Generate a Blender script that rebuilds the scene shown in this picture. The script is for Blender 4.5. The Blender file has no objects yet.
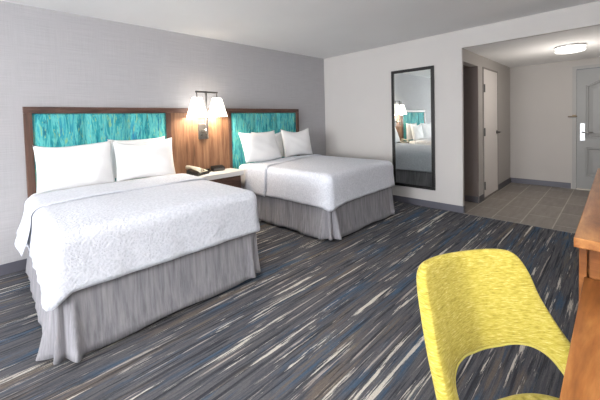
import bpy, bmesh, math, random
from mathutils import Vector, Matrix
random.seed(4)
C = bpy.context.scene.collection
PI = math.pi
def lin(c): return tuple((x/255/12.92 if x/255 <= .04045 else ((x/255+.055)/1.055)**2.4) for x in c)+(1,)

# ---------------------------------------------------------------- materials
class N:
    def __init__(s, name):
        s.m = bpy.data.materials.new(name); s.m.use_nodes = True
        s.t = s.m.node_tree; s.b = s.t.nodes['Principled BSDF']; s.tc = s.n('ShaderNodeTexCoord')
    def n(s, k, **kw):
        q = s.t.nodes.new(k)
        for a, v in kw.items(): setattr(q, a, v)
        return q
    def l(s, a, b): s.t.links.new(a, b)
    def co(s, scale=(1, 1, 1), rot=(0, 0, 0), loc=(0, 0, 0), space='Object'):
        m = s.n('ShaderNodeMapping'); m.inputs['Scale'].default_value = scale
        m.inputs['Rotation'].default_value = rot; m.inputs['Location'].default_value = loc
        s.l(s.tc.outputs[space], m.inputs[0]); return m.outputs[0]
    def noise(s, vec, sc=1, det=4, rough=.55, dist=0):
        q = s.n('ShaderNodeTexNoise'); q.inputs['Scale'].default_value = sc; q.inputs['Detail'].default_value = det
        q.inputs['Roughness'].default_value = rough; q.inputs['Distortion'].default_value = dist
        s.l(vec, q.inputs['Vector']); return q.outputs[0]
    def ramp(s, fac, stops, interp='LINEAR'):
        r = s.n('ShaderNodeValToRGB'); e = r.color_ramp.elements; r.color_ramp.interpolation = interp
        while len(e) < len(stops): e.new(.5)
        for k, (p, c) in enumerate(stops):
            e[k].position = p; e[k].color = c if len(c) == 4 else lin(c)
        s.l(fac, r.inputs[0]); return r.outputs[0]
    def mix(s, fac, a, b, mode='MIX'):
        q = s.n('ShaderNodeMix', data_type='RGBA', blend_type=mode)
        if isinstance(fac, (int, float)): q.inputs[0].default_value = fac
        else: s.l(fac, q.inputs[0])
        for v, i in ((a, 6), (b, 7)):
            if isinstance(v, tuple): q.inputs[i].default_value = v if len(v) == 4 else lin(v)
            else: s.l(v, q.inputs[i])
        return q.outputs[2]
    def col(s, v):
        if isinstance(v, tuple): s.b.inputs['Base Color'].default_value = v if len(v) == 4 else lin(v)
        else: s.l(v, s.b.inputs['Base Color'])
    def bump(s, h, st=.3, d=.01):
        q = s.n('ShaderNodeBump'); q.inputs['Strength'].default_value = st; q.inputs['Distance'].default_value = d
        s.l(h, q.inputs['Height']); s.l(q.outputs[0], s.b.inputs['Normal'])
    def set(s, rough=.6, metal=0, spec=.5, sheen=0):
        s.b.inputs['Roughness'].default_value = rough; s.b.inputs['Metallic'].default_value = metal
        s.b.inputs['Specular IOR Level'].default_value = spec; s.b.inputs['Sheen Weight'].default_value = sheen
        return s.m
BW = [(0, (0, 0, 0, 1)), (1, (1, 1, 1, 1))]
def flat(name, c, rough=.6, metal=0, spec=.5, var=.06):
    a = N(name); v = a.noise(a.co((1, 1, 1)), 9, 3)
    d = tuple(max(0, x*(1-var)) for x in c)
    a.col(a.ramp(v, [(.3, d), (.7, c)])); return a.set(rough, metal, spec)

def m_paint(name, c, rough=.85, bs=.15):
    a = N(name); v = a.noise(a.co(), 1.5, 2); d = tuple(x*.985 for x in c)
    a.col(a.ramp(v, [(.3, d), (.7, c)])); a.bump(a.noise(a.co(), 180, 2), bs, .001); return a.set(rough, spec=.25)
def m_wallpaper():
    a = N('wallpaper'); h = a.noise(a.co((3, 3, 220)), 1, 3, .7); v = a.noise(a.co((160, 160, 3)), 1, 3, .7)
    f = a.mix(.35, h, v)
    a.col(a.ramp(f, [(.3, (164, 163, 166)), (.7, (188, 187, 190))])); a.bump(f, .2, .001); return a.set(.8, spec=.3)
def m_carpet():
    a = N('striped_carpet')
    base = a.noise(a.co((1.0, 30, 1)), 1, 5, .68, .3)
    c = a.ramp(base, [(.28, (62, 63, 70)), (.41, (84, 85, 92)), (.49, (106, 106, 108)), (.56, (82, 83, 90)), (.66, (100, 99, 100)), (.75, (74, 76, 84))])
    blue = a.noise(a.co((.9, 8, 1), loc=(7, 3, 0)), 1, 6, .68, .3)
    c = a.mix(a.ramp(blue, [(.53, (0, 0, 0, 1)), (.64, (.7, .7, .7, 1))]), c, (62, 96, 126))
    brn = a.noise(a.co((.8, 12, 1), loc=(17, 13, 0)), 1, 6, .65, .3)
    c = a.mix(a.ramp(brn, [(.56, (0, 0, 0, 1)), (.62, (.7, .7, .7, 1))]), c, (122, 110, 98))
    dark = a.noise(a.co((1.5, 40, 1), loc=(9, 91, 0)), 1, 5, .65, .3)
    c = a.mix(a.ramp(dark, [(.53, (0, 0, 0, 1)), (.60, (.75, .75, .75, 1))]), c, (50, 52, 60))
    light = a.noise(a.co((.8, 19, 1), loc=(31, 5, 0)), 1, 7, .68, .3)
    c = a.mix(a.ramp(light, [(.592, (0, 0, 0, 1)), (.61, (.95, .95, .95, 1))]), c, (214, 208, 197))
    light2 = a.noise(a.co((1.4, 36, 1), loc=(3, 55, 0)), 1, 5, .65, .3)
    c = a.mix(a.ramp(light2, [(.60, (0, 0, 0, 1)), (.63, (.8, .8, .8, 1))]), c, (184, 175, 168))
    fine = a.noise(a.co((70, 230, 60)), 1, 3, .7)
    c = a.mix(.4, c, a.ramp(fine, [(.3, (130, 130, 130)), (.65, (255, 255, 255))]), 'MULTIPLY')
    a.col(c); a.bump(fine, .6, .004); return a.set(.95, spec=.1)
def m_tile():
    a = N('floor_tile'); b = a.n('ShaderNodeTexBrick'); a.l(a.co(loc=(.12, 2.99-.3*0+.01, 0)), b.inputs['Vector'])
    b.offset = .5
    for k, v in (('Scale', 1), ('Mortar Size', .006), ('Mortar Smooth', .1), ('Brick Width', .62), ('Row Height', .3), ('Bias', 0)): b.inputs[k].default_value = v
    b.inputs['Color1'].default_value = lin((150, 143, 135)); b.inputs['Color2'].default_value = lin((138, 131, 124)); b.inputs['Mortar'].default_value = lin((190, 184, 174))
    st = a.noise(a.co((1.6, 9, 1)), 2, 4, .6)
    a.col(a.mix(.5, b.outputs[0], a.ramp(st, [(.3, (185, 182, 178)), (.7, (255, 255, 255))]), 'MULTIPLY')); return a.set(.42, spec=.4)
def m_wood(name, c1, c2, c3, axis='z', sc=1, rough=.45, spec=.4):
    a = N(name); k = {'x': (2.2, 14, 14), 'y': (14, .7, 14), 'z': (14, 14, .7)}[axis]
    k = tuple(q*sc for q in k); f = a.noise(a.co(k), 1.6, 6, .65, .6); g = a.noise(a.co(tuple(q*6 for q in k)), 1, 3, .6)
    c = a.ramp(f, [(.3, c1), (.5, c2), (.72, c3)])
    c = a.mix(.35, c, a.ramp(g, [(.35, (150, 140, 135)), (.65, (255, 255, 255))]), 'MULTIPLY')
    a.col(c); a.bump(g, .1, .001); return a.set(rough, spec=spec)
def m_teal():
    a = N('teal_fabric'); f = a.noise(a.co((26, 26, 3.6)), 1, 5, .65, .5)
    c = a.ramp(f, [(.3, (22, 108, 126)), (.43, (44, 150, 158)), (.52, (104, 192, 188)), (.6, (50, 154, 170)), (.7, (52, 118, 152))])
    g = a.noise(a.co((48, 48, 7), loc=(4, 1, 2)), 1, 3, .6, 1.2)
    c = a.mix(a.ramp(g, [(.58, (0, 0, 0, 1)), (.63, (.75, .75, .75, 1))]), c, (150, 190, 130))
    h = a.noise(a.co((40, 40, 6), loc=(14, 8, 2)), 1, 3, .6, .6)
    c = a.mix(a.ramp(h, [(.6, (0, 0, 0, 1)), (.66, (.7, .7, .7, 1))]), c, (12, 92, 120))
    a.col(c); a.bump(a.noise(a.co(), 350, 2), .2, .001); return a.set(.75, spec=.2, sheen=.1)
def m_coverlet():
    a = N('matelasse_cotton'); v = a.n('ShaderNodeTexVoronoi', feature='SMOOTH_F1'); v.inputs['Scale'].default_value = 62
    w = a.noise(a.co(), 14, 3, .6)
    cc = a.mix(.08, a.co(), w, 'ADD'); a.l(cc, v.inputs['Vector'])
    q = a.noise(a.co(), 75, 4, .6)
    h = a.mix(.4, v.outputs[0], q)
    a.col(a.ramp(h, [(.2, (200, 204, 214)), (.6, (222, 225, 234))])); a.bump(h, .8, .009); return a.set(.85, spec=.2, sheen=.1)
def m_linen(name, c, s=.012):
    a = N(name); w = a.noise(a.co(), 5, 3, .5); a.col(a.ramp(w, [(.3, tuple(x*.985 for x in c)), (.7, c)])); a.bump(w, .5, s); return a.set(.85, spec=.2, sheen=.1)
def m_skirt():
    a = N('grey_skirt_cloth'); f = a.noise(a.co((55, 55, 2)), 1, 4, .65); g = a.noise(a.co((7, 7, .8)), 1, 2)
    c = a.ramp(f, [(.28, (118, 117, 123)), (.5, (142, 141, 147)), (.72, (162, 160, 164))])
    a.col(a.mix(.25, c, a.ramp(g, [(.3, (215, 215, 215)), (.7, (255, 255, 255))]), 'MULTIPLY')); a.bump(a.mix(.3, g, f), .3, .004); return a.set(.8, spec=.2, sheen=.1)
def m_chair():
    a = N('chartreuse_weave'); f = a.noise(a.co((45, 45, 330)), 1, 4, .65, .3); g = a.noise(a.co(), 5, 2)
    c = a.ramp(f, [(.28, (134, 122, 46)), (.43, (172, 158, 66)), (.57, (190, 175, 84)), (.72, (212, 200, 134))])
    a.col(a.mix(.3, c, a.ramp(g, [(.3, (225, 222, 205)), (.7, (255, 255, 255))]), 'MULTIPLY')); a.bump(f, .7, .004); return a.set(.85, spec=.15, sheen=.1)
def m_shade():
    a = N('lit_lampshade'); v = a.noise(a.co((90, 90, 90)), 1, 2); a.col(a.ramp(v, [(.3, (240, 236, 228)), (.7, (250, 247, 240))]))
    a.b.inputs['Emission Color'].default_value = (1, .93, .83, 1); a.b.inputs['Emission Strength'].default_value = 3.4
    return a.set(.8)
def m_emit(name, c, s):
    a = N(name); v = a.noise(a.co(), 5, 2); a.col(a.ramp(v, [(.3, (245, 243, 238)), (.7, (250, 248, 245))]))
    a.b.inputs['Emission Color'].default_value = c; a.b.inputs['Emission Strength'].default_value = s; return a.set(.4)

M = dict(
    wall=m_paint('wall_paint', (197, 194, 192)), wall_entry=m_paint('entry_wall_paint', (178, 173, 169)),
    hall=m_paint('shade_darkened_hall_paint', (118, 108, 104)), paper=m_wallpaper(), ceil=m_paint('ceiling_paint', (240, 240, 240), .9, .3), carpet=m_carpet(), tile=m_tile(),  # hall paint is darkened: the unlit passage's shade is put into its colour
    base=flat('grey_vinyl_base', (88, 88, 98), .5), base_dark=flat('grey_vinyl_base_entry', (86, 85, 90), .5),
    frame_wood=m_wood('dark_walnut', (62, 42, 36), (92, 66, 56), (116, 86, 72), 'x'),
    frame_wood_v=m_wood('dark_walnut_upright', (62, 42, 36), (92, 66, 56), (116, 86, 72), 'z'),
    panel_wood=m_wood('walnut_panel', (92, 64, 48), (138, 102, 78), (172, 136, 106), 'z', 1.1, .5, .3),
    desk_wood=m_wood('warm_cherry_top', (104, 60, 28), (146, 92, 46), (178, 126, 72), 'x', .5, .45, .25),
    desk_side=m_wood('warm_cherry_side', (88, 50, 24), (122, 74, 36), (150, 98, 54), 'y', .6, .5, .2),
    teal=m_teal(), cover=m_coverlet(), linen=m_linen('white_pillow_cotton', (250, 250, 251)), sheet=m_linen('white_sheet', (246, 246, 248), .006),
    skirt=m_skirt(), chair=m_chair(), pipe=m_linen('chartreuse_piping', (190, 178, 92), .003),
    white=flat('white_laminate', (236, 234, 232), .35, var=.02), door=m_paint('white_door_paint', (222, 216, 212), .5, .05),
    gdoor=m_paint('grey_door_paint', (146, 146, 145), .45, .05), gframe=m_paint('grey_frame_paint', (160, 158, 156), .5, .05),
    trimb=flat('taupe_trim', (140, 133, 127), .55), black=flat('black_lacquer', (18, 16, 16), .35), steel=flat('brushed_steel', (172, 170, 168), .35, .9),
    darkmetal=flat('grey_metal', (112, 110, 108), .4, .8), blackp=flat('black_plastic', (26, 26, 26), .35), cream=flat('cream_plastic', (214, 208, 190), .4),
    boxs=flat('dark_bed_base', (24, 23, 24), .9), shade=m_shade(), drum=m_emit('lit_glass_drum', (1, .96, .9, 1), 1.5),
    leg=m_wood('chair_leg_wood', (60, 40, 28), (84, 58, 40), (104, 74, 52), 'z'), bronze=flat('bronze_metal', (96, 84, 70), .4, .8),
    lock=flat('satin_lock', (205, 207, 212), .3, .3), sill=flat('aluminium_threshold', (200, 192, 180), .4, .3))
mm = N('mirror_glass'); mm.col((222, 228, 226)); M['mirror'] = mm.set(.015, 1)

# ---------------------------------------------------------------- mesh helpers
def obj(name, bm, mat, parent=None, smooth=False, loc=None):
    me = bpy.data.meshes.new(name); bm.normal_update(); bmesh.ops.recalc_face_normals(bm, faces=bm.faces); bm.to_mesh(me); bm.free()
    o = bpy.data.objects.new(name, me); C.objects.link(o)
    for m in (mat if isinstance(mat, (list, tuple)) else [mat]): me.materials.append(M[m] if isinstance(m, str) else m)
    if smooth:
        for p in me.polygons: p.use_smooth = True
    if parent: o.parent = parent
    if loc: o.location = loc
    return o
def box(bm, a, b, bev=0, seg=2, mi=0):
    a, b = Vector(a), Vector(b); c = (a+b)/2; d = b-a
    t = bmesh.new(); bmesh.ops.create_cube(t, size=1, matrix=Matrix.Translation(c) @ Matrix.Diagonal((abs(d.x), abs(d.y), abs(d.z), 1)))
    if bev: bmesh.ops.bevel(t, geom=t.edges[:], offset=bev, segments=seg, profile=.5, affect='EDGES')
    for f in t.faces: f.material_index = mi
    me = bpy.data.meshes.new('t'); t.to_mesh(me); t.free(); bm.from_mesh(me); bpy.data.meshes.remove(me); return bm
def bx(a, b, bev=0, seg=2): return box(bmesh.new(), a, b, bev, seg)
def tube(bm, pts, r, n=10, cap=True, closed=False):
    pts = [Vector(p) for p in pts]; rings = []; up = None; K = len(pts)
    for i, p in enumerate(pts):
        t = (pts[(i+1) % K]-pts[i-1]) if closed else (pts[min(i+1, K-1)]-pts[max(i-1, 0)])
        t.normalize()
        if up is None: up = t.orthogonal().normalized()
        up = (up-t*up.dot(t)).normalized(); s = t.cross(up); rr = r[i] if isinstance(r, (list, tuple)) else r
        rings.append([bm.verts.new(p+(up*math.cos(2*PI*k/n)+s*math.sin(2*PI*k/n))*rr) for k in range(n)])
    for i in range(K if closed else K-1):
        A, B = rings[i], rings[(i+1) % K]
        for k in range(n): bm.faces.new((A[k], A[(k+1) % n], B[(k+1) % n], B[k]))
    if cap and not closed: bm.faces.new(rings[0]); bm.faces.new(rings[-1])
    return bm
def lathe(bm, prof, c=(0, 0, 0), n=32, cap=True):
    c = Vector(c); rings = []
    for r, z in prof: rings.append([bm.verts.new(c+Vector((r*math.cos(2*PI*k/n), r*math.sin(2*PI*k/n), z))) for k in range(n)])
    for A, B in zip(rings, rings[1:]):
        for k in range(n): bm.faces.new((A[k], A[(k+1) % n], B[(k+1) % n], B[k]))
    if cap: bm.faces.new(rings[0]); bm.faces.new(rings[-1])
    return bm
def thing(name, label, cat, loc=(0, 0, 0), rz=0, group=None):
    o = bpy.data.objects.new(name, None); C.objects.link(o); o.location = loc; o.rotation_euler = (0, 0, rz)
    return tag(o, label, cat, group)
def tag(o, label, cat, group=None):
    o['label'] = label; o['category'] = cat
    if group: o['group'] = group
    return o
def struct(name, bm, mat, parent=None, **k):
    o = obj(name, bm, mat, parent, **k); o['kind'] = 'structure'; return o
def catmull(P, n):
    P = [Vector(p) for p in P]; Q = [P[0]*2-P[1]]+P+[P[-1]*2-P[-2]]; out = []
    S = len(P)-1
    for j in range(n+1):
        t = j/n*S; i = min(int(t), S-1); t -= i; a, b, c, d = Q[i:i+4]
        out.append(.5*((2*b)+(c-a)*t+(2*a-5*b+4*c-d)*t*t+(3*b-3*c+d-a)*t**3))
    return out

# ---------------------------------------------------------------- room
H = 2.44; ZT = 2.205; XL = -10.5; YB = -4.36; YA = -2.375; XE = 2.668
struct('floor', bx((XL, YB, -.1), (-.0, 0, 0)), 'carpet')
struct('floor_entry', bx((0, YB, -.1), (XE, -1.4, -.001)), 'tile')
struct('ceiling', bx((XL, YB, H), (0, 0, H+.1)), 'ceil')
struct('ceiling_entry', bx((.05, YB, ZT), (XE, -1.4, ZT+.1)), 'ceil')
struct('wall_back', bx((XL-.1, 0, 0), (.12, .1, H)), 'paper')
bm = bmesh.new(); box(bm, (0, YA, 0), (.05, 0, H)); box(bm, (0, YB, ZT), (.05, YA, H)); struct('wall_right', bm, 'wall')
struct('wall_front', bx((XL-.1, YB-.1, 0), (XE, YB, H)), 'wall')
# entry side wall (hall opening, then closet door)
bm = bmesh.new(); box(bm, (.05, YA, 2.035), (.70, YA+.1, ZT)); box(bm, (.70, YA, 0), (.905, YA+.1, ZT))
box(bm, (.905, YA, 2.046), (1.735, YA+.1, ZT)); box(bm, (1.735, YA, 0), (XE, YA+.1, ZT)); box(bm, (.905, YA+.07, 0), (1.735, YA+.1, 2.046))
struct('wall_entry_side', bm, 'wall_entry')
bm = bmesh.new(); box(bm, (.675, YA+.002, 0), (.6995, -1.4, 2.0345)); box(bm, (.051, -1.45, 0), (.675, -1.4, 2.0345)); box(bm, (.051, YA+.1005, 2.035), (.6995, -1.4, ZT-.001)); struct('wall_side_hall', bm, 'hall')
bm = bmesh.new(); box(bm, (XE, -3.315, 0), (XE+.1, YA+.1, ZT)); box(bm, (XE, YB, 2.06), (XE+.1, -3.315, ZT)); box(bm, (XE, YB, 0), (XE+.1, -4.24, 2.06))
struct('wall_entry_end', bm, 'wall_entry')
# window wall behind the camera
bm = bmesh.new(); WY0, WY1, WZ0, WZ1 = -4.1, -.9, .35, 2.3
box(bm, (XL-.1, YB, 0), (XL, 0, WZ0)); box(bm, (XL-.1, YB, WZ1), (XL, 0, H)); box(bm, (XL-.1, YB, WZ0), (XL, WY0, WZ1)); box(bm, (XL-.1, WY1, WZ0), (XL, 0, WZ1))
struct('wall_left', bm, 'wall')
bm = bmesh.new()
for y in (WY0+.03, (WY0+WY1)/2, WY1-.03): box(bm, (XL-.08, y-.03, WZ0), (XL-.03, y+.03, WZ1))
for z in (WZ0+.03, WZ1-.03): box(bm, (XL-.08, WY0, z-.03), (XL-.03, WY1, z+.03))
struct('window_1', bm, 'white')
# baseboards
BZ = .094
struct('baseboard_back', bx((XL, -.012, 0), (0, 0, BZ)), 'base')
struct('baseboard_right', bx((-.012, YA-.004, 0), (0, -.012, BZ)), 'base')
bm = bmesh.new(); box(bm, (0, YA-.012, 0), (.05, YA, BZ)); box(bm, (.663, YA+.002, 0), (.675, -1.45, BZ)); box(bm, (.70, YA-.012, 0), (.904, YA, BZ)); box(bm, (1.737, YA-.012, 0), (XE-.012, YA, BZ))
struct('baseboard_entry', bm, 'base_dark')
struct('baseboard_entry_end', bx((XE-.012, -3.255, 0), (XE, YA-.0, BZ)), 'base')
struct('trim_1', bx((-.012, YB, -.01), (.012, YA, .004), .002), 'trimb')

# closet door
d = struct('door_1', bx((.93, YA-.012, .03), (1.705, YA+.02, 2.02), .002), 'door')
bm = bmesh.new(); box(bm, (.905, YA-.014, 0), (.926, YA+.02, 2.045)); box(bm, (1.71, YA-.014, 0), (1.735, YA+.02, 2.045)); box(bm, (.926, YA-.014, 2.024), (1.71, YA+.02, 2.045))
obj('door_frame', bm, 'trimb', d)
for z in (.22, 1.05, 1.72):
    bm = bmesh.new(); box(bm, (.91, YA-.02, z-.06), (.95, YA-.0125, z+.06), .002); tube(bm, [(.928, YA-.024, z-.062), (.928, YA-.024, z+.062)], .008); obj('hinge', bm, 'darkmetal', d)
bm = bmesh.new(); tube(bm, [(1.645, YA-.01, 1.02), (1.645, YA-.07, 1.02)], .012); tube(bm, [(1.655, YA-.07, 1.02), (1.53, YA-.07, 1.02)], .011)
lathe_m = tube(bm, [(1.645, YA-.012, 1.02), (1.645, YA-.022, 1.02)], .03, 20); obj('door_handle', bm, 'darkmetal', d, True)

# entry door: two raised panels, the upper one arched
X0, Y1, Y0 = XE, -3.325, -4.23
bm = bx((X0+.0, Y0, .02), (X0+.05, Y1, 2.035), .002)
d = struct('door_2', bm, 'gdoor')
def panel(z0, z1, arch):
    y0, y1 = Y0+.115, Y1-.115; P = [(y1, z0), (y1, z1-arch)]; K = 16
    for k in range(1, K): t = k/K; P.append((y1+(y0-y1)*t, z1-arch+arch*(math.sin(PI*t)**1.5)))
    P += [(y0, z1-arch), (y0, z0)]
    b = bmesh.new(); cy, cz = (y0+y1)/2, (z0+z1)/2
    def ring(off, x):
        r = []
        for (y, z) in P:
            sy = 1-off/((y1-y0)/2); sz = 1-off/((z1-z0)/2); r.append(b.verts.new((x, cy+(y-cy)*sy, cz+(z-cz)*sz)))
        return r
    R = [ring(0, X0-.0005), ring(.008, X0-.020), ring(.022, X0-.020), ring(.036, X0-.002), ring(.085, X0-.014)]
    for A, B in zip(R, R[1:]):
        for k in range(len(P)): b.faces.new((A[k], A[(k+1) % len(P)], B[(k+1) % len(P)], B[k]))
    b.faces.new(R[-1]); b.faces.new(R[0]); return b
obj('door_panel', panel(.22, .72, 0), 'gdoor', d); obj('door_panel', panel(.88, 1.89, .13), 'gdoor', d)
bm = bmesh.new(); box(bm, (X0-.018, Y1+.002, 0), (X0-.0005, Y1+.055, 2.092)); box(bm, (X0-.018, Y0-.055, 0), (X0-.0005, Y0-.002, 2.092)); box(bm, (X0-.018, Y0-.002, 2.04), (X0-.0005, Y1+.002, 2.092))
obj('door_frame', bm, 'gframe', d)
l = obj('lock_plate', bx((X0-.022, -3.435, .83), (X0-.0, -3.365, 1.13), .006), 'lock', d)
bm = bmesh.new(); tube(bm, [(X0-.02, -3.40, .98), (X0-.07, -3.40, .98)], .012); tube(bm, [(X0-.07, -3.395, .98), (X0-.07, -3.53, .975)], .011); obj('lever', bm, 'steel', l, True)
bm = bmesh.new(); box(bm, (X0-.03, -3.32, 1.235), (X0-.018, -3.27, 1.275)); tube(bm, [(X0-.035, -3.215, 1.245), (X0-.035, -3.335, 1.245)], .011); obj('swing_bar', bm, 'bronze', d)
obj('threshold', bx((X0-.02, Y0, 0), (X0+.05, Y1, .016), .003), 'sill', d)

# ---------------------------------------------------------------- headboard
hb = thing('headboard', 'long walnut-framed headboard with two teal panels, spanning behind both beds', 'headboard', (-2.527, 0, 0))
ox = 2.527
def hbx(x0, x1, y0, y1, z0, z1, bev=.003): return bx((x0+ox, y0, z0), (x1+ox, y1, z1), bev)
bm = hbx(-4.298, -.757, -.062, -.003, 1.44, 1.50); o = obj('top_rail', bm, 'frame_wood', hb)
for x0, x1 in ((-4.298, -4.236), (-3.0, -2.945), (-2.135, -2.095), (-.815, -.757)):
    obj('stile', hbx(x0, x1, -.062, -.003, .12, 1.4395), 'frame_wood_v', hb)
obj('wood_panel', hbx(-2.9445, -2.1355, -.052, -.003, .12, 1.4395), 'panel_wood', hb)
def teal(x0, x1, n):
    b = bmesh.new(); K = 12*n; rows = [(.12, 0), (.14, 1), (1.415, 1), (1.43, .7), (1.438, 0)]
    g = []
    for z, f in rows:
        r = []
        for i in range(K+1):
            t = i/K*n; q = abs((t % 1)-.5)*2 if i < K else 1
            if i == 0: q = 1
            dy = .020*(1-q**8)*f; r.append(b.verts.new((x0+(x1-x0)*i/K+ox, -.040-dy, z)))
        g.append(r)
    for A, B in zip(g, g[1:]):
        for i in range(K): b.faces.new((A[i], A[i+1], B[i+1], B[i]))
    bk = [b.verts.new((x+ox, -.005, z)) for x, z in ((x0, .12), (x1, .12), (x1, 1.438), (x0, 1.438))]
    b.faces.new(bk); return b
obj('upholstered_panel', teal(-4.2355, -3.0005, 3), 'teal', hb, True); obj('upholstered_panel', teal(-2.0945, -.8155, 3), 'teal', hb, True)

# ---------------------------------------------------------------- beds
def outline(x0, x1, yb, yt, r, n=7):
    """open path: left side from head to foot, foot, right side back to head; gives (point, outward normal, corner closeness l/r, s)"""
    out = []
    def seg(p, q, nrm, k):
        for i in range(k): t = i/k; out.append((p[0]+(q[0]-p[0])*t, p[1]+(q[1]-p[1])*t, nrm[0], nrm[1]))
    seg((x0, yt), (x0, yb+r), (-1, 0), 60)
    for i in range(n): a = PI+PI/2*i/n; out.append((x0+r+r*math.cos(a), yb+r+r*math.sin(a), math.cos(a), math.sin(a)))
    seg((x0+r, yb), (x1-r, yb), (0, -1), 60)
    for i in range(n): a = 1.5*PI+PI/2*i/n; out.append((x1-r+r*math.cos(a), yb+r+r*math.sin(a), math.cos(a), math.sin(a)))
    seg((x1, yb+r), (x1, yt), (1, 0), 60); out.append((x1, yt, 1, 0))
    return out
def drape(x0, x1, yb, yt, ztop, hem, r=.08, R=.08, wave=.006, tip=(0, 0), seed=0, crown=.012, flare=0, hemfun=None):
    """cloth lying over a box: top, rolled edge, hanging sides; open at the head end; solid with its own thickness"""
    P = outline(x0, x1, yb, yt, r); b = bmesh.new(); cx = (x0+x1)/2; rows = []
    ph = [random.Random(seed+i).uniform(0, 6) for i in range(6)]
    for (x, y, nx, ny) in P:
        dl = math.hypot(x-x0, y-yb); dr = math.hypot(x-x1, y-yb); s = (x*1.0-y*1.3)
        t = tip[0]*max(0, 1-dl/.11)**1.5+tip[1]*max(0, 1-dr/.11)**1.5
        h = hem-t+wave*.4*math.sin(s*7+ph[0])
        if hemfun: h += hemfun(x, y)
        col = []
        iy = max(y, yb+.12) if True else y
        for k in range(7):
            a = PI/2*k/6; col.append((x-nx*R+nx*R*math.sin(a), y-ny*R+ny*R*math.sin(a), ztop-R+R*math.cos(a)))
        m = 9
        for k in range(1, m+1):
            t3 = k/m; z = ztop-R+(h-ztop+R)*t3
            w = wave*t3*(math.sin(s*19+ph[3])+.6*math.sin(s*37+ph[4]))+(flare+.02+.25*t)*t3**1.5+.001*math.sin(z*30+s*11)
            col.append((x+nx*w, y+ny*w, z))
        rows.append([b.verts.new(c) for c in col])
    for A, B in zip(rows, rows[1:]):
        for k in range(len(A)-1): b.faces.new((A[k], A[k+1], B[k+1], B[k]))
    ys = [yt+(yb+r-yt)*i/60 for i in range(61)]; xs = [x0+r+(x1-x0-2*r)*i/60 for i in range(61)]
    def zt(x, y):
        f = min(1, (y-yb-r)/.3, (x-x0-r)/.3, (x1-r-x)/.3); f = max(0, f); f = f*f*(3-2*f)
        return ztop+f*(crown-.003*math.sin(x*9+ph[1])*math.sin(y*7+ph[2]))
    G = [[b.verts.new((x, y, zt(x, y))) for x in xs] for y in ys]
    for A, B in zip(G, G[1:]):
        for k in range(60): b.faces.new((A[k], A[k+1], B[k+1], B[k]))
    bmesh.ops.remove_doubles(b, verts=b.verts, dist=.0008)
    return b
def solid(o, th, off=-1):
    m = o.modifiers.new('Solidify', 'SOLIDIFY'); m.thickness = th; m.offset = off; return o
def skirt(x0, x1, yb, yt, ztop, zbot, seed, waves):
    P = outline(x0, x1, yb, yt, .045, 5); b = bmesh.new(); rows = []; rg = random.Random(seed); ph = [rg.uniform(0, 6) for _ in range(6)]
    Q = []
    for i in range(len(P)-1):                   # resample finer
        for j in range(4):
            t = j/4; Q.append(tuple(P[i][k]*(1-t)+P[i+1][k]*t for k in range(4)))
    Q.append(P[-1]); xm = (x0+x1)/2
    for (x, y, nx, ny) in Q:
        side = abs(nx) > .9; cxn = x0 if x < xm else x1; sg = 1 if cxn == x1 else -1
        d = (abs(y-yb) if abs(nx) > .72 else -abs(x-cxn))      # signed distance from the corner: + along the side, - along the foot
        col = []
        for k in range(11):
            t = k/10; z = ztop+(zbot-ztop)*t
            fold = math.exp(-((d-.10)/.034)**2)*.052+math.exp(-((d+.085)/.028)**2)*.055+math.exp(-(d/.02)**2)*.02
            w = .028*t*t+fold*(t**1.1)*(1 if sg < 0 else .45)
            s = x-y*1.1
            amp = waves if side else waves*.2
            w += amp*t*(.6*math.sin(s*13+ph[0])+.5*math.sin(s*29+ph[1])+.25*math.sin(s*51+ph[2]))
            w -= .034*t*(math.exp(-((d-.04)/.016)**2)+math.exp(-((d+.04)/.015)**2))
            ln = math.hypot(nx, ny) or 1
            col.append(b.verts.new((x+nx/ln*w, y+ny/ln*w, z+(.008*math.sin(s*9+ph[4]) if k == 10 else 0))))
        rows.append(col)
    for A, B in zip(rows, rows[1:]):
        for k in range(10): b.faces.new((A[k], A[k+1], B[k+1], B[k]))
    return b
TOP = .735
def make_bed(cx, x0, x1, label, clabel, seed, tips, waves, hemfun=None, head=-.36):
    yb = -1.715
    o = thing('bed', label, 'bed', (cx, 0, 0)); L = lambda b: b
    a0, a1 = x0-cx, x1-cx
    obj('base', bx((a0+.05, yb+.06, .05), (a1-.05, -.075, .40), .02), 'boxs', o)
    for sx in (a0+.12, a1-.12):
        for sy in (yb+.16, -.25): obj('leg', tube(bmesh.new(), [(sx, sy, 0), (sx, sy, .05)], .03, 12), 'boxs', o)
    obj('mattress', bx((a0+.012, yb+.02, .402), (a1-.012, -.07, TOP-.022), .07, 5), 'sheet', o, True)
    sk = obj('bed_skirt', skirt(a0+.004, a1-.004, yb-.002, -.09, .43, .032, seed, waves), 'skirt', o, True); solid(sk, .003, -1)
    cv = obj('bedspread', drape(a0-.016, a1+.016, yb-.022, head, TOP, .405, tip=tips, seed=seed, wave=.0035, hemfun=hemfun), 'cover', None, True, loc=(cx, 0, 0))
    solid(cv, .008); tag(cv, clabel, 'bedspread')
    return o, cv
BX1, BX2 = -3.625, -1.318
bed1, cv1 = make_bed(BX1, -4.318, -2.932, 'nearer double bed at left, with wide grey skirt reaching foreground carpet', 'white textured bedspread on the nearer left bed', 3, (.11, .015), .006, None, -.42)
bed2, cv2 = make_bed(BX2, -1.995, -.640, 'farther double bed with grey skirt, beside the mirror wall', 'white textured bedspread on the farther bed by the mirror', 11, (.05, .01), .016, lambda x, y: -.03*max(0, min(1, (-x-.3)/.3)))
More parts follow.
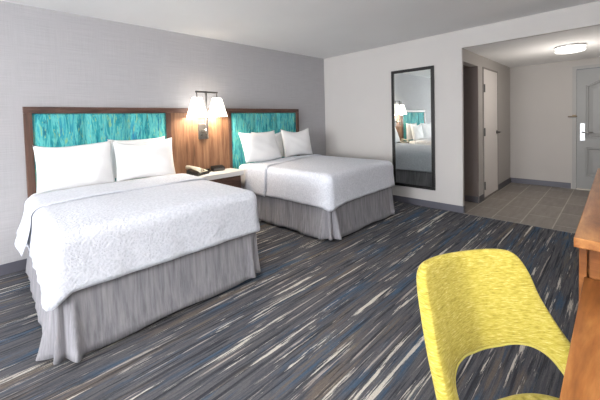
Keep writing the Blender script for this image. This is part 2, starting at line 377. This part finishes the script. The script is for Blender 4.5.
# folded-back band of each bedspread near the pillows
def band(x0, x1, y0, y1, z, hem, seed, out=.02, tipl=.0, slant=0):
    b = bmesh.new(); rg = random.Random(seed); ph = [rg.uniform(0, 6) for _ in range(4)]; R = .078; prof = []
    for k in range(9): t = k/8; prof.append((-1, x0-out*t*1.0, hem+(z-R-hem)*(1-t), 1-t)) if False else None
    path = []
    for k in range(10): t = k/9; path.append((x0-out*(1-t)**1.5, hem+(z-R-hem)*t, -1))
    for k in range(1, 7): a = PI/2*k/6; path.append((x0+R-R*math.cos(a), z-R+R*math.sin(a), -1))
    for k in range(1, 24): t = k/24; path.append((x0+R+(x1-x0-2*R)*t, z+.012*(1-(2*t-1)**2), 0))
    for k in range(0, 7): a = PI/2*k/6; path.append((x1-R+R*math.sin(a), z-R+R*math.cos(a), 1))
    for k in range(1, 10): t = k/9; path.append((x1+out*t**1.5, z-R+(hem-z+R)*t, 1))
    rows = []
    for i, (x, zz, sd) in enumerate(path):
        r = []
        for j in range(9):
            v = j/8; ya = y0+slant*max(0, min(1, (x-x0)/(x1-x0))); y = ya+(y1-ya)*v; hang = max(0, (z-R-zz)/(z-R-hem)) if sd else 0
            dz = .004*math.sin(x*8+ph[0])+(.004 if 0 < j < 8 else 0); yy = y+.012*math.sin(x*5+ph[1])+hang*.02*math.sin(v*3)
            if sd < 0: zz2 = zz-tipl*hang*(1-v)
            else: zz2 = zz
            r.append(b.verts.new((x+sd*hang*.012*math.sin(v*7+ph[2]), yy, zz2+dz)))
        rows.append(r)
    for A, B in zip(rows, rows[1:]):
        for j in range(8): b.faces.new((A[j], A[j+1], B[j+1], B[j]))
    return b
for cv, cx, a, b2, sd, outw, tp, hm, yy, sl, ye in ((cv1, BX1, -4.318, -2.932, 5, .07, .03, .45, -.95, .05, -.40), (cv2, BX2, -1.995, -.640, 8, .02, .0, .36, -.76, .30, -.34)):
    f = obj('folded_cuff', band(a-cx-.026, b2-cx+.022, yy, ye, TOP+.008, hm, sd, outw, tp, sl), 'cover', cv, True); solid(f, .004)

for o in list(bed2.children)+[cv2]+list(cv2.children):     # the farther bed widens a little towards its head
    for v in o.data.vertices:
        if v.co.x < 0: v.co.x -= .055*max(0, min(1, (v.co.y+1.715)/1.4))*min(1, -v.co.x/.6)
# ---------------------------------------------------------------- pillows
def pillow_bm(hw, hh, th, seed):
    b = bmesh.new(); n = 26; rg = random.Random(seed); ph = [rg.uniform(0, 6) for _ in range(6)]
    def P(i, j, s):
        u, v = 2*i/n-1, 2*j/n-1
        x = hw*u*(1-.045*(1-v*v)); z = hh*v*(1-(.2 if v > 0 else .03)*(1-u*u))+(.01*math.sin(u*3+ph[0])*v)
        w = max(0, (1-abs(u)**2.6)*(1-abs(v)**2.6))**.55
        wr = .006*math.sin(u*7+ph[1]+v*3)*math.sin(v*6+ph[2])*w
        sag = .15*(-v)*w
        return Vector((x, s*(th*(w*(1+sag))+wr*(1 if s < 0 else 0)), z))
    F = {}; K = {}
    for i in range(n+1):
        for j in range(n+1):
            F[i, j] = b.verts.new(P(i, j, -1)); K[i, j] = F[i, j] if i in (0, n) or j in (0, n) else b.verts.new(P(i, j, 1))
    for i in range(n):
        for j in range(n):
            b.faces.new((F[i, j], F[i+1, j], F[i+1, j+1], F[i, j+1])); b.faces.new((K[i, j], K[i, j+1], K[i+1, j+1], K[i+1, j]))
    return b
def pillow(x, y, z, hw, hh, th, lean, yaw, label, group, seed, roll=0):
    o = obj('pillow', pillow_bm(hw, hh, th, seed), 'linen', None, True); o.location = (x, y, z+hh*math.cos(lean)); o.rotation_euler = (-lean, roll, yaw)
    tag(o, label, 'pillow', group); 
    return o
PZ = TOP-.01
pillow(-3.945, -.265, PZ, .312, .222, .07, .18, .03, 'left white pillow on the nearer bed, its top corner against teal panel', 'pillows on the nearer bed', 1)
pillow(-3.322, -.265, PZ+.003, .306, .212, .066, .18, -.02, 'front right white pillow on the nearer bed', 'pillows on the nearer bed', 2)
pillow(-3.345, -.11, PZ+.012, .30, .220, .032, .02, 0, 'white pillow mostly hidden behind the nearer bed\'s right pillow', 'pillows on the nearer bed', 3)
pillow(-1.80, -.335, PZ+.034, .325, .226, .072, .36, .02, 'front left white pillow on the farther bed', 'pillows on the farther bed', 4)
pillow(-1.48, -.115, PZ+.012, .32, .208, .032, .02, 0, 'white pillow tucked behind the farther bed\'s front left pillow', 'pillows on the farther bed', 5)
pillow(-1.02, -.27, PZ+.02, .305, .218, .068, .20, -.03, 'right white pillow on the farther bed, nearest room corner', 'pillows on the farther bed', 6)

# ---------------------------------------------------------------- nightstand, phone, clock
ns = thing('nightstand', 'white-topped wooden nightstand standing between the two beds', 'nightstand', (-2.50, -.065, 0))
obj('tabletop', bx((-.372, -.325, .612), (.365, 0, .672), .004), 'white', ns)
obj('body', bx((-.36, -.27, 0), (.345, 0, .6115), .003), 'panel_wood', ns)
dr = obj('drawer', bx((-.36, -.288, .36), (.335, -.271, .60), .003), 'frame_wood', ns)
obj('drawer', bx((-.36, -.288, .115), (.335, -.271, .35), .003), 'frame_wood', ns)
ph = thing('telephone', 'cream and black desk telephone on the white nightstand top', 'telephone', (-2.69, -.20, .6725), .35)
def wedge(w, d, h0, h1, bev=.006):
    b = bmesh.new(); v = [b.verts.new(p) for p in ((-w, -d, 0), (w, -d, 0), (w, d, 0), (-w, d, 0), (-w, -d, h0), (w, -d, h0), (w, d, h1), (-w, d, h1))]
    for f in ((0, 1, 2, 3), (4, 5, 6, 7), (0, 1, 5, 4), (1, 2, 6, 5), (2, 3, 7, 6), (3, 0, 4, 7)): b.faces.new([v[i] for i in f])
    bmesh.ops.bevel(b, geom=b.edges[:], offset=bev, segments=2, affect='EDGES'); return b
obj('body', wedge(.105, .095, .026, .070), 'blackp', ph)
bm = bmesh.new(); tube(bm, [(-.065, -.115, .052), (-.072, -.06, .086), (-.072, 0, .096), (-.072, .06, .100), (-.065, .115, .092)], [.026, .018, .015, .018, .026], 12); obj('handset', bm, 'cream', ph, True)
bm = bmesh.new(); box(bm, (-.035, -.075, .030), (.09, .075, .034)); bmesh.ops.rotate(bm, verts=bm.verts, cent=(0, -.095, .028), matrix=Matrix.Rotation(.228, 3, 'X')); obj('face_plate', bm, 'cream', ph)
bm = bmesh.new()
for i in range(3):
    for j in range(4): x, y = .0+i*.027, -.055+j*.027; z = .030+(y+.095)/.19*.044; box(bm, (x-.009, y-.009, z-.002), (x+.009, y+.009, z+.009), .002)
obj('keypad', bm, 'blackp', ph)
ck = thing('alarm_clock', 'low black alarm clock on the nightstand, right of the telephone', 'clock', (-2.385, -.15, .6725), -.1)
obj('case', wedge(.085, .04, .052, .072, .008), 'blackp', ck)
bm = bx((-.07, -.0425, .010), (.07, -.0395, .038)); obj('display', bm, 'darkmetal', ck)
rm = thing('remote_caddy', 'small flat black tray behind the telephone on the nightstand', 'tray', (-2.525, -.105, .6725))
obj('tray_base', bx((-.05, -.04, 0), (.05, .04, .02), .004), 'blackp', rm); obj('remote', bx((-.04, -.02, .0205), (.04, .02, .040), .006), 'blackp', rm)

# ---------------------------------------------------------------- wall lamp
lp = thing('wall_lamp', 'steel two-arm wall lamp with lit white shades on headboard', 'lamp', (-2.53, -.053, 1.10))
pl = obj('backplate', bx((-.068, -.028, 0), (.068, 0, .20), .004), 'darkmetal', lp)
for x in (-.03, .035): bm = bmesh.new(); tube(bm, [(x, -.028, .055), (x, -.038, .055)], .012, 16); obj('switch', bm, 'black', pl, True)
bm = bmesh.new(); tube(bm, [(-.015, -.150, .02), (-.015, -.150, .585)], .012, 16); box(bm, (-.026, -.15, .09), (-.004, -.0285, .13)); obj('pole', bm, 'steel', lp, True)
bm = bmesh.new(); box(bm, (-.142, -.137, .588), (.162, -.115, .608)); box(bm, (-.024, -.16, .5855), (-.006, -.137, .606)); obj('cross_bar', bm, 'darkmetal', lp)
for x in (-.13, .15):
    a = bmesh.new(); tube(a, [(x, -.126, .588), (x, -.126, .40)], .008, 10); obj('stem', a, 'darkmetal', lp)
    b = bmesh.new(); lathe(b, [(.130, .285), (.060, .525)], (x, -.126, 0), 40, cap=False); s = obj('lamp_shade', b, 'shade', lp, True); solid(s, .003)
    b = bmesh.new(); lathe(b, [(.012, .43), (.028, .41), (.030, .38), (.018, .35), (.004, .345)], (x, -.126, 0), 16); obj('bulb', b, 'shade', s, True)
for x in (-2.66, -2.38):
    ld = bpy.data.lights.new('bulb_light', 'POINT'); ld.energy = 12; ld.color = (1, .84, .66); ld.shadow_soft_size = .05
    lo = bpy.data.objects.new('bulb_light', ld); C.objects.link(lo); lo.location = (x, -.179, 1.42)

# ---------------------------------------------------------------- mirror on the right wall
mr = thing('wall_mirror', 'tall black-framed mirror hung on the right wall', 'mirror', (0, -1.693, .26))
bm = bmesh.new(); fw = .044; w = .324; h = 1.765
box(bm, (-.026, -w, 0), (-.001, w, fw), .002); box(bm, (-.026, -w, h-fw), (-.001, w, h), .002); box(bm, (-.026, -w, fw), (-.001, -w+fw, h-fw), .002); box(bm, (-.026, w-fw, fw), (-.001, w, h-fw), .002)
obj('frame', bm, 'black', mr); obj('glass', bx((-.014, -w+fw-.003, fw-.003), (-.004, w-fw+.003, h-fw+.003)), 'mirror', mr)

# ---------------------------------------------------------------- entry ceiling light
cl = thing('ceiling_light', 'round white drum ceiling light, lit, above the entry tiles', 'light', (1.10, -3.362, ZT))
bm = bmesh.new(); lathe(bm, [(.02, -.018), (.155, -.018), (.155, 0), (.02, 0)], n=40); obj('mount', bm, 'steel', cl)
bm = bmesh.new(); lathe(bm, [(.02, -.085), (.12, -.085), (.15, -.078), (.158, -.065), (.158, -.019), (.02, -.019)], n=40); obj('diffuser', bm, 'drum', cl, True)
bm = bmesh.new(); lathe(bm, [(.156, -.052), (.161, -.052), (.161, -.045), (.156, -.045)], n=40, cap=False); obj('ring', bm, 'steel', cl, True)

# ---------------------------------------------------------------- dresser and desk
YD = -3.712
dz = thing('dresser', 'tall cherry-wood dresser against the near wall, beyond the desk', 'dresser', (-2.3, -4.03, 0))
ax = 2.3; ay = 4.03
obj('tabletop', bx((-3.160+ax, YB+.02+ay, .868), (-1.35+ax, YD+ay, .90), .003), 'desk_wood', dz)
bm = bmesh.new(); box(bm, (-3.100+ax, YB+.03+ay, 0), (-3.08+ax, YD-.036+ay, .8675)); box(bm, (-3.110+ax, YD-.030+ay, 0), (-3.080+ax, YD-.010+ay, .8675), .002)
obj('side_panel', bm, 'desk_side', dz)
obj('side_panel', bx((-1.39+ax, YB+.03+ay, 0), (-1.365+ax, YD-.012+ay, .8675)), 'desk_side', dz)
obj('back_panel', bx((-3.079+ax, YB+.03+ay, .05), (-1.391+ax, YB+.05+ay, .867)), 'desk_side', dz)
for i in range(2):
    for j in range(3):
        x0 = -3.075+ax+i*.843; z0 = .08+j*.262
        f = obj('drawer', bx((x0, YD-.05+ay, z0), (x0+.838, YD-.018+ay, z0+.255), .002), 'desk_side', dz)
        obj('drawer_pull', bx((x0+.30, YD-.018+ay, z0+.20), (x0+.54, YD-.004+ay, z0+.215), .002), 'black', f)
dk = thing('desk', 'cherry-wood desk at the right edge, lower than the dresser behind it', 'desk', (-4.0, -4.05, 0)); ax = 4.0; ay = 4.05
obj('desktop', bx((-4.75+ax, YB+.02+ay, .725), (-3.112+ax, -3.735+ay, .76), .002), 'desk_wood', dk)
bm = bmesh.new(); box(bm, (-4.74+ax, YB+.03+ay, 0), (-4.70+ax, -3.76+ay, .7245)); obj('leg_panel', bm, 'desk_side', dk)
bm = bmesh.new(); box(bm, (-4.70+ax, YB+.03+ay, .45), (-3.14+ax, YB+.05+ay, .7245)); obj('modesty_panel', bm, 'desk_side', dk)
bm = bmesh.new(); box(bm, (-3.14+ax, -3.79+ay, 0), (-3.12+ax, -3.765+ay, .7245)); box(bm, (-3.14+ax, -4.30+ay, 0), (-3.12+ax, -4.275+ay, .7245)); box(bm, (-3.14+ax, -4.30+ay, .69), (-3.12+ax, -3.765+ay, .7245)); obj('support_frame', bm, 'black', dk)

# ---------------------------------------------------------------- chair (local: x = camera right, y = towards the back)
FX, FY = -.552, -.834
CHM = (-3.3916, -3.4973)
ch = thing('desk_chair', 'yellow-green upholstered open-back chair standing at the desk edge', 'chair', (CHM[0], CHM[1], 0), -.5124)
up = [(0, -.098, .824), (.11, -.078, .829), (.182, -.046, .823), (.209, -.015, .78), (.221, .023, .699), (.242, .085, .603), (.266, .167, .512), (.261, .271, .455), (.255, .34, .43)]
lo = [(0, .012, .549), (.054, .022, .554), (.106, .036, .56), (.154, .058, .553), (.188, .09, .53), (.200, .131, .493), (.197, .183, .44), (.20, .25, .41), (.205, .30, .40)]
def mirr(P): return [(-r, f, z) for r, f, z in P[::-1]][:-1]+P
def loc(P): return [Vector((r, -f, z)) for r, f, z in P]
NN = 96
U = catmull(loc(mirr(up)), NN); Lw = catmull(loc(mirr(lo)), NN)
bm = bmesh.new(); rings = []; TH = .018; innerL = []
for i in range(NN+1):
    a, b = Lw[i], U[i]; d = (b-a).normalized(); tg = ((U[min(i+1, NN)]-U[max(i-1, 0)])+(Lw[min(i+1, NN)]-Lw[max(i-1, 0)])).normalized()
    n = tg.cross(d).normalized(); d = n.cross(tg).normalized() if False else d
    ring = []; W = (b-a).length
    m = 10
    def bul(t): return TH+.003*math.sin(PI*t)
    for k in range(m+1): t = k/m; ring.append(a+(b-a)*(TH/W+(1-2*TH/W)*t)+n*bul(t))
    for k in range(1, 6): q = PI*k/6; ring.append(b-d*TH+n*TH*math.cos(q)+d*TH*math.sin(q))
    for k in range(m+1): t = 1-k/m; ring.append(a+(b-a)*(TH/W+(1-2*TH/W)*t)-n*bul(t))
    for k in range(1, 6): q = PI*k/6; ring.append(a+d*TH-n*TH*math.cos(q)-d*TH*math.sin(q))
    rings.append([bm.verts.new(p) for p in ring]); innerL.append((a+d*.004+n*TH*.75, a+d*.004-n*TH*.75, b-d*.006+n*TH*.7))
for A, B in zip(rings, rings[1:]):
    for k in range(len(A)): bm.faces.new((A[k], A[(k+1) % len(A)], B[(k+1) % len(A)], B[k]))
bm.faces.new(rings[0]); bm.faces.new(rings[-1])
back = obj('backrest', bm, 'chair', ch, True)
bm = bmesh.new(); tube(bm, [p[0] for p in innerL], .0028, 6); tube(bm, [p[1] for p in innerL], .0028, 6); obj('piping', bm, 'pipe', back, True)
# seat cushion
bm = bmesh.new(); n = 48; prof = [(.0, -.055), (.8, -.055), (.96, -.045), (1, -.02), (1, .005), (.97, .024), (.90, .034), (.7, .040), (.35, .044), (0, .045)]; rings = []
for s, z in prof:
    r = []
    for k in range(n):
        a = 2*PI*k/n; c_, s_ = math.cos(a), math.sin(a); e = .72
        x = math.copysign(abs(c_)**e, c_)*.228*s; y = math.copysign(abs(s_)**e, s_)*.225*s
        r.append(bm.verts.new((x*(1+.06*(-y/.225)), y-.300, .420+z)))
    rings.append(r)
for A, B in zip(rings, rings[1:]):
    for k in range(n): bm.faces.new((A[k], A[(k+1) % n], B[(k+1) % n], B[k]))
bmesh.ops.remove_doubles(bm, verts=bm.verts, dist=.0005); obj('seat', bm, 'chair', ch, True)
for sx in (-1, 1):
    for fy in (.13, .44):
        bm = bmesh.new(); tube(bm, [(sx*.15, -fy, .39), (sx*.215, -fy+(.05 if fy < .3 else -.03), 0)], [.021, .012], 14); obj('leg', bm, 'leg', ch, True)

# ---------------------------------------------------------------- light
w = bpy.data.worlds.new('world'); bpy.context.scene.world = w; w.use_nodes = True
bg = w.node_tree.nodes['Background']; sky = w.node_tree.nodes.new('ShaderNodeTexSky'); sky.sky_type = 'HOSEK_WILKIE'; sky.turbidity = 4
w.node_tree.links.new(sky.outputs[0], bg.inputs[0]); bg.inputs[1].default_value = .6
def area(name, loc, rot, sx, sy, e, col=(1, 1, 1)):
    l = bpy.data.lights.new(name, 'AREA'); l.shape = 'RECTANGLE'; l.size = sx; l.size_y = sy; l.energy = e; l.color = col
    o = bpy.data.objects.new(name, l); C.objects.link(o); o.location = loc; o.rotation_euler = rot; return o
area('window_daylight', (XL-.02, (WY0+WY1)/2, (WZ0+WZ1)/2), (0, -PI/2-.30, 0), WZ1-WZ0, WY1-WY0, 540, (.97, .985, 1))
fl = thing('added_uplighter', 'black uplighter added out of view to brighten the ceiling, near the window end of the desk', 'lamp', (-5.0, -4.1, 0))  # unseen lamp, added only because the ceiling was too dark
obj('base', lathe(bmesh.new(), [(.0, 0), (.15, 0), (.15, .015), (.03, .03), (0, .03)], n=32, cap=False), 'black', fl, True)
obj('pole', tube(bmesh.new(), [(0, 0, .03), (0, 0, 1.37)], .013, 16), 'black', fl, True)
solid(obj('lamp_shade', lathe(bmesh.new(), [(.02, 1.37), (.09, 1.40), (.16, 1.47), (.19, 1.53)], n=40, cap=False), 'black', fl, True), .003)
ld = bpy.data.lights.new('ceiling_fill', 'SPOT'); ld.energy = 420; ld.color = (1, .995, .99); ld.shadow_soft_size = .12; ld.spot_size = 2.9; ld.spot_blend = .6  # ceiling fill thrown from the added uplighter
lu = bpy.data.objects.new('ceiling_fill', ld); C.objects.link(lu); lu.location = (-5.0, -4.1, 1.55); lu.rotation_euler = (PI, 0, 0)
ld = bpy.data.lights.new('entry_light', 'POINT'); ld.energy = 14; ld.color = (1, .93, .85); ld.shadow_soft_size = .14
lo_ = bpy.data.objects.new('entry_light', ld); C.objects.link(lo_); lo_.location = (1.10, -3.362, ZT-.55)

# ---------------------------------------------------------------- camera
cd = bpy.data.cameras.new('camera'); cam = bpy.data.objects.new('camera', cd); C.objects.link(cam)
f, cx, cy = 313.056, 293.234, 131.478; yaw, pit, rol = .76723, -.03472, -.02738
cd.sensor_width = 36; cd.lens = f*36/600; cd.shift_x = (300-cx)/600; cd.shift_y = -(200-cy)/600; cd.clip_start = .01
F = Vector((math.sin(yaw)*math.cos(pit), math.cos(yaw)*math.cos(pit), math.sin(pit))); R = Vector((math.cos(yaw), -math.sin(yaw), 0)); Uv = R.cross(F)
R2 = R*math.cos(rol)+Uv*math.sin(rol); U2 = -R*math.sin(rol)+Uv*math.cos(rol)
mt = Matrix((R2, U2, -F)).transposed().to_4x4(); mt.translation = Vector((-4.51389, -3.80973, 1.30681)); cam.matrix_world = mt
sc = bpy.context.scene; sc.camera = cam
sc.view_settings.view_transform = 'Standard'; sc.view_settings.look = 'None'; sc.view_settings.gamma = 1; sc.view_settings.exposure = .17; sc.view_settings.use_curve_mapping = False
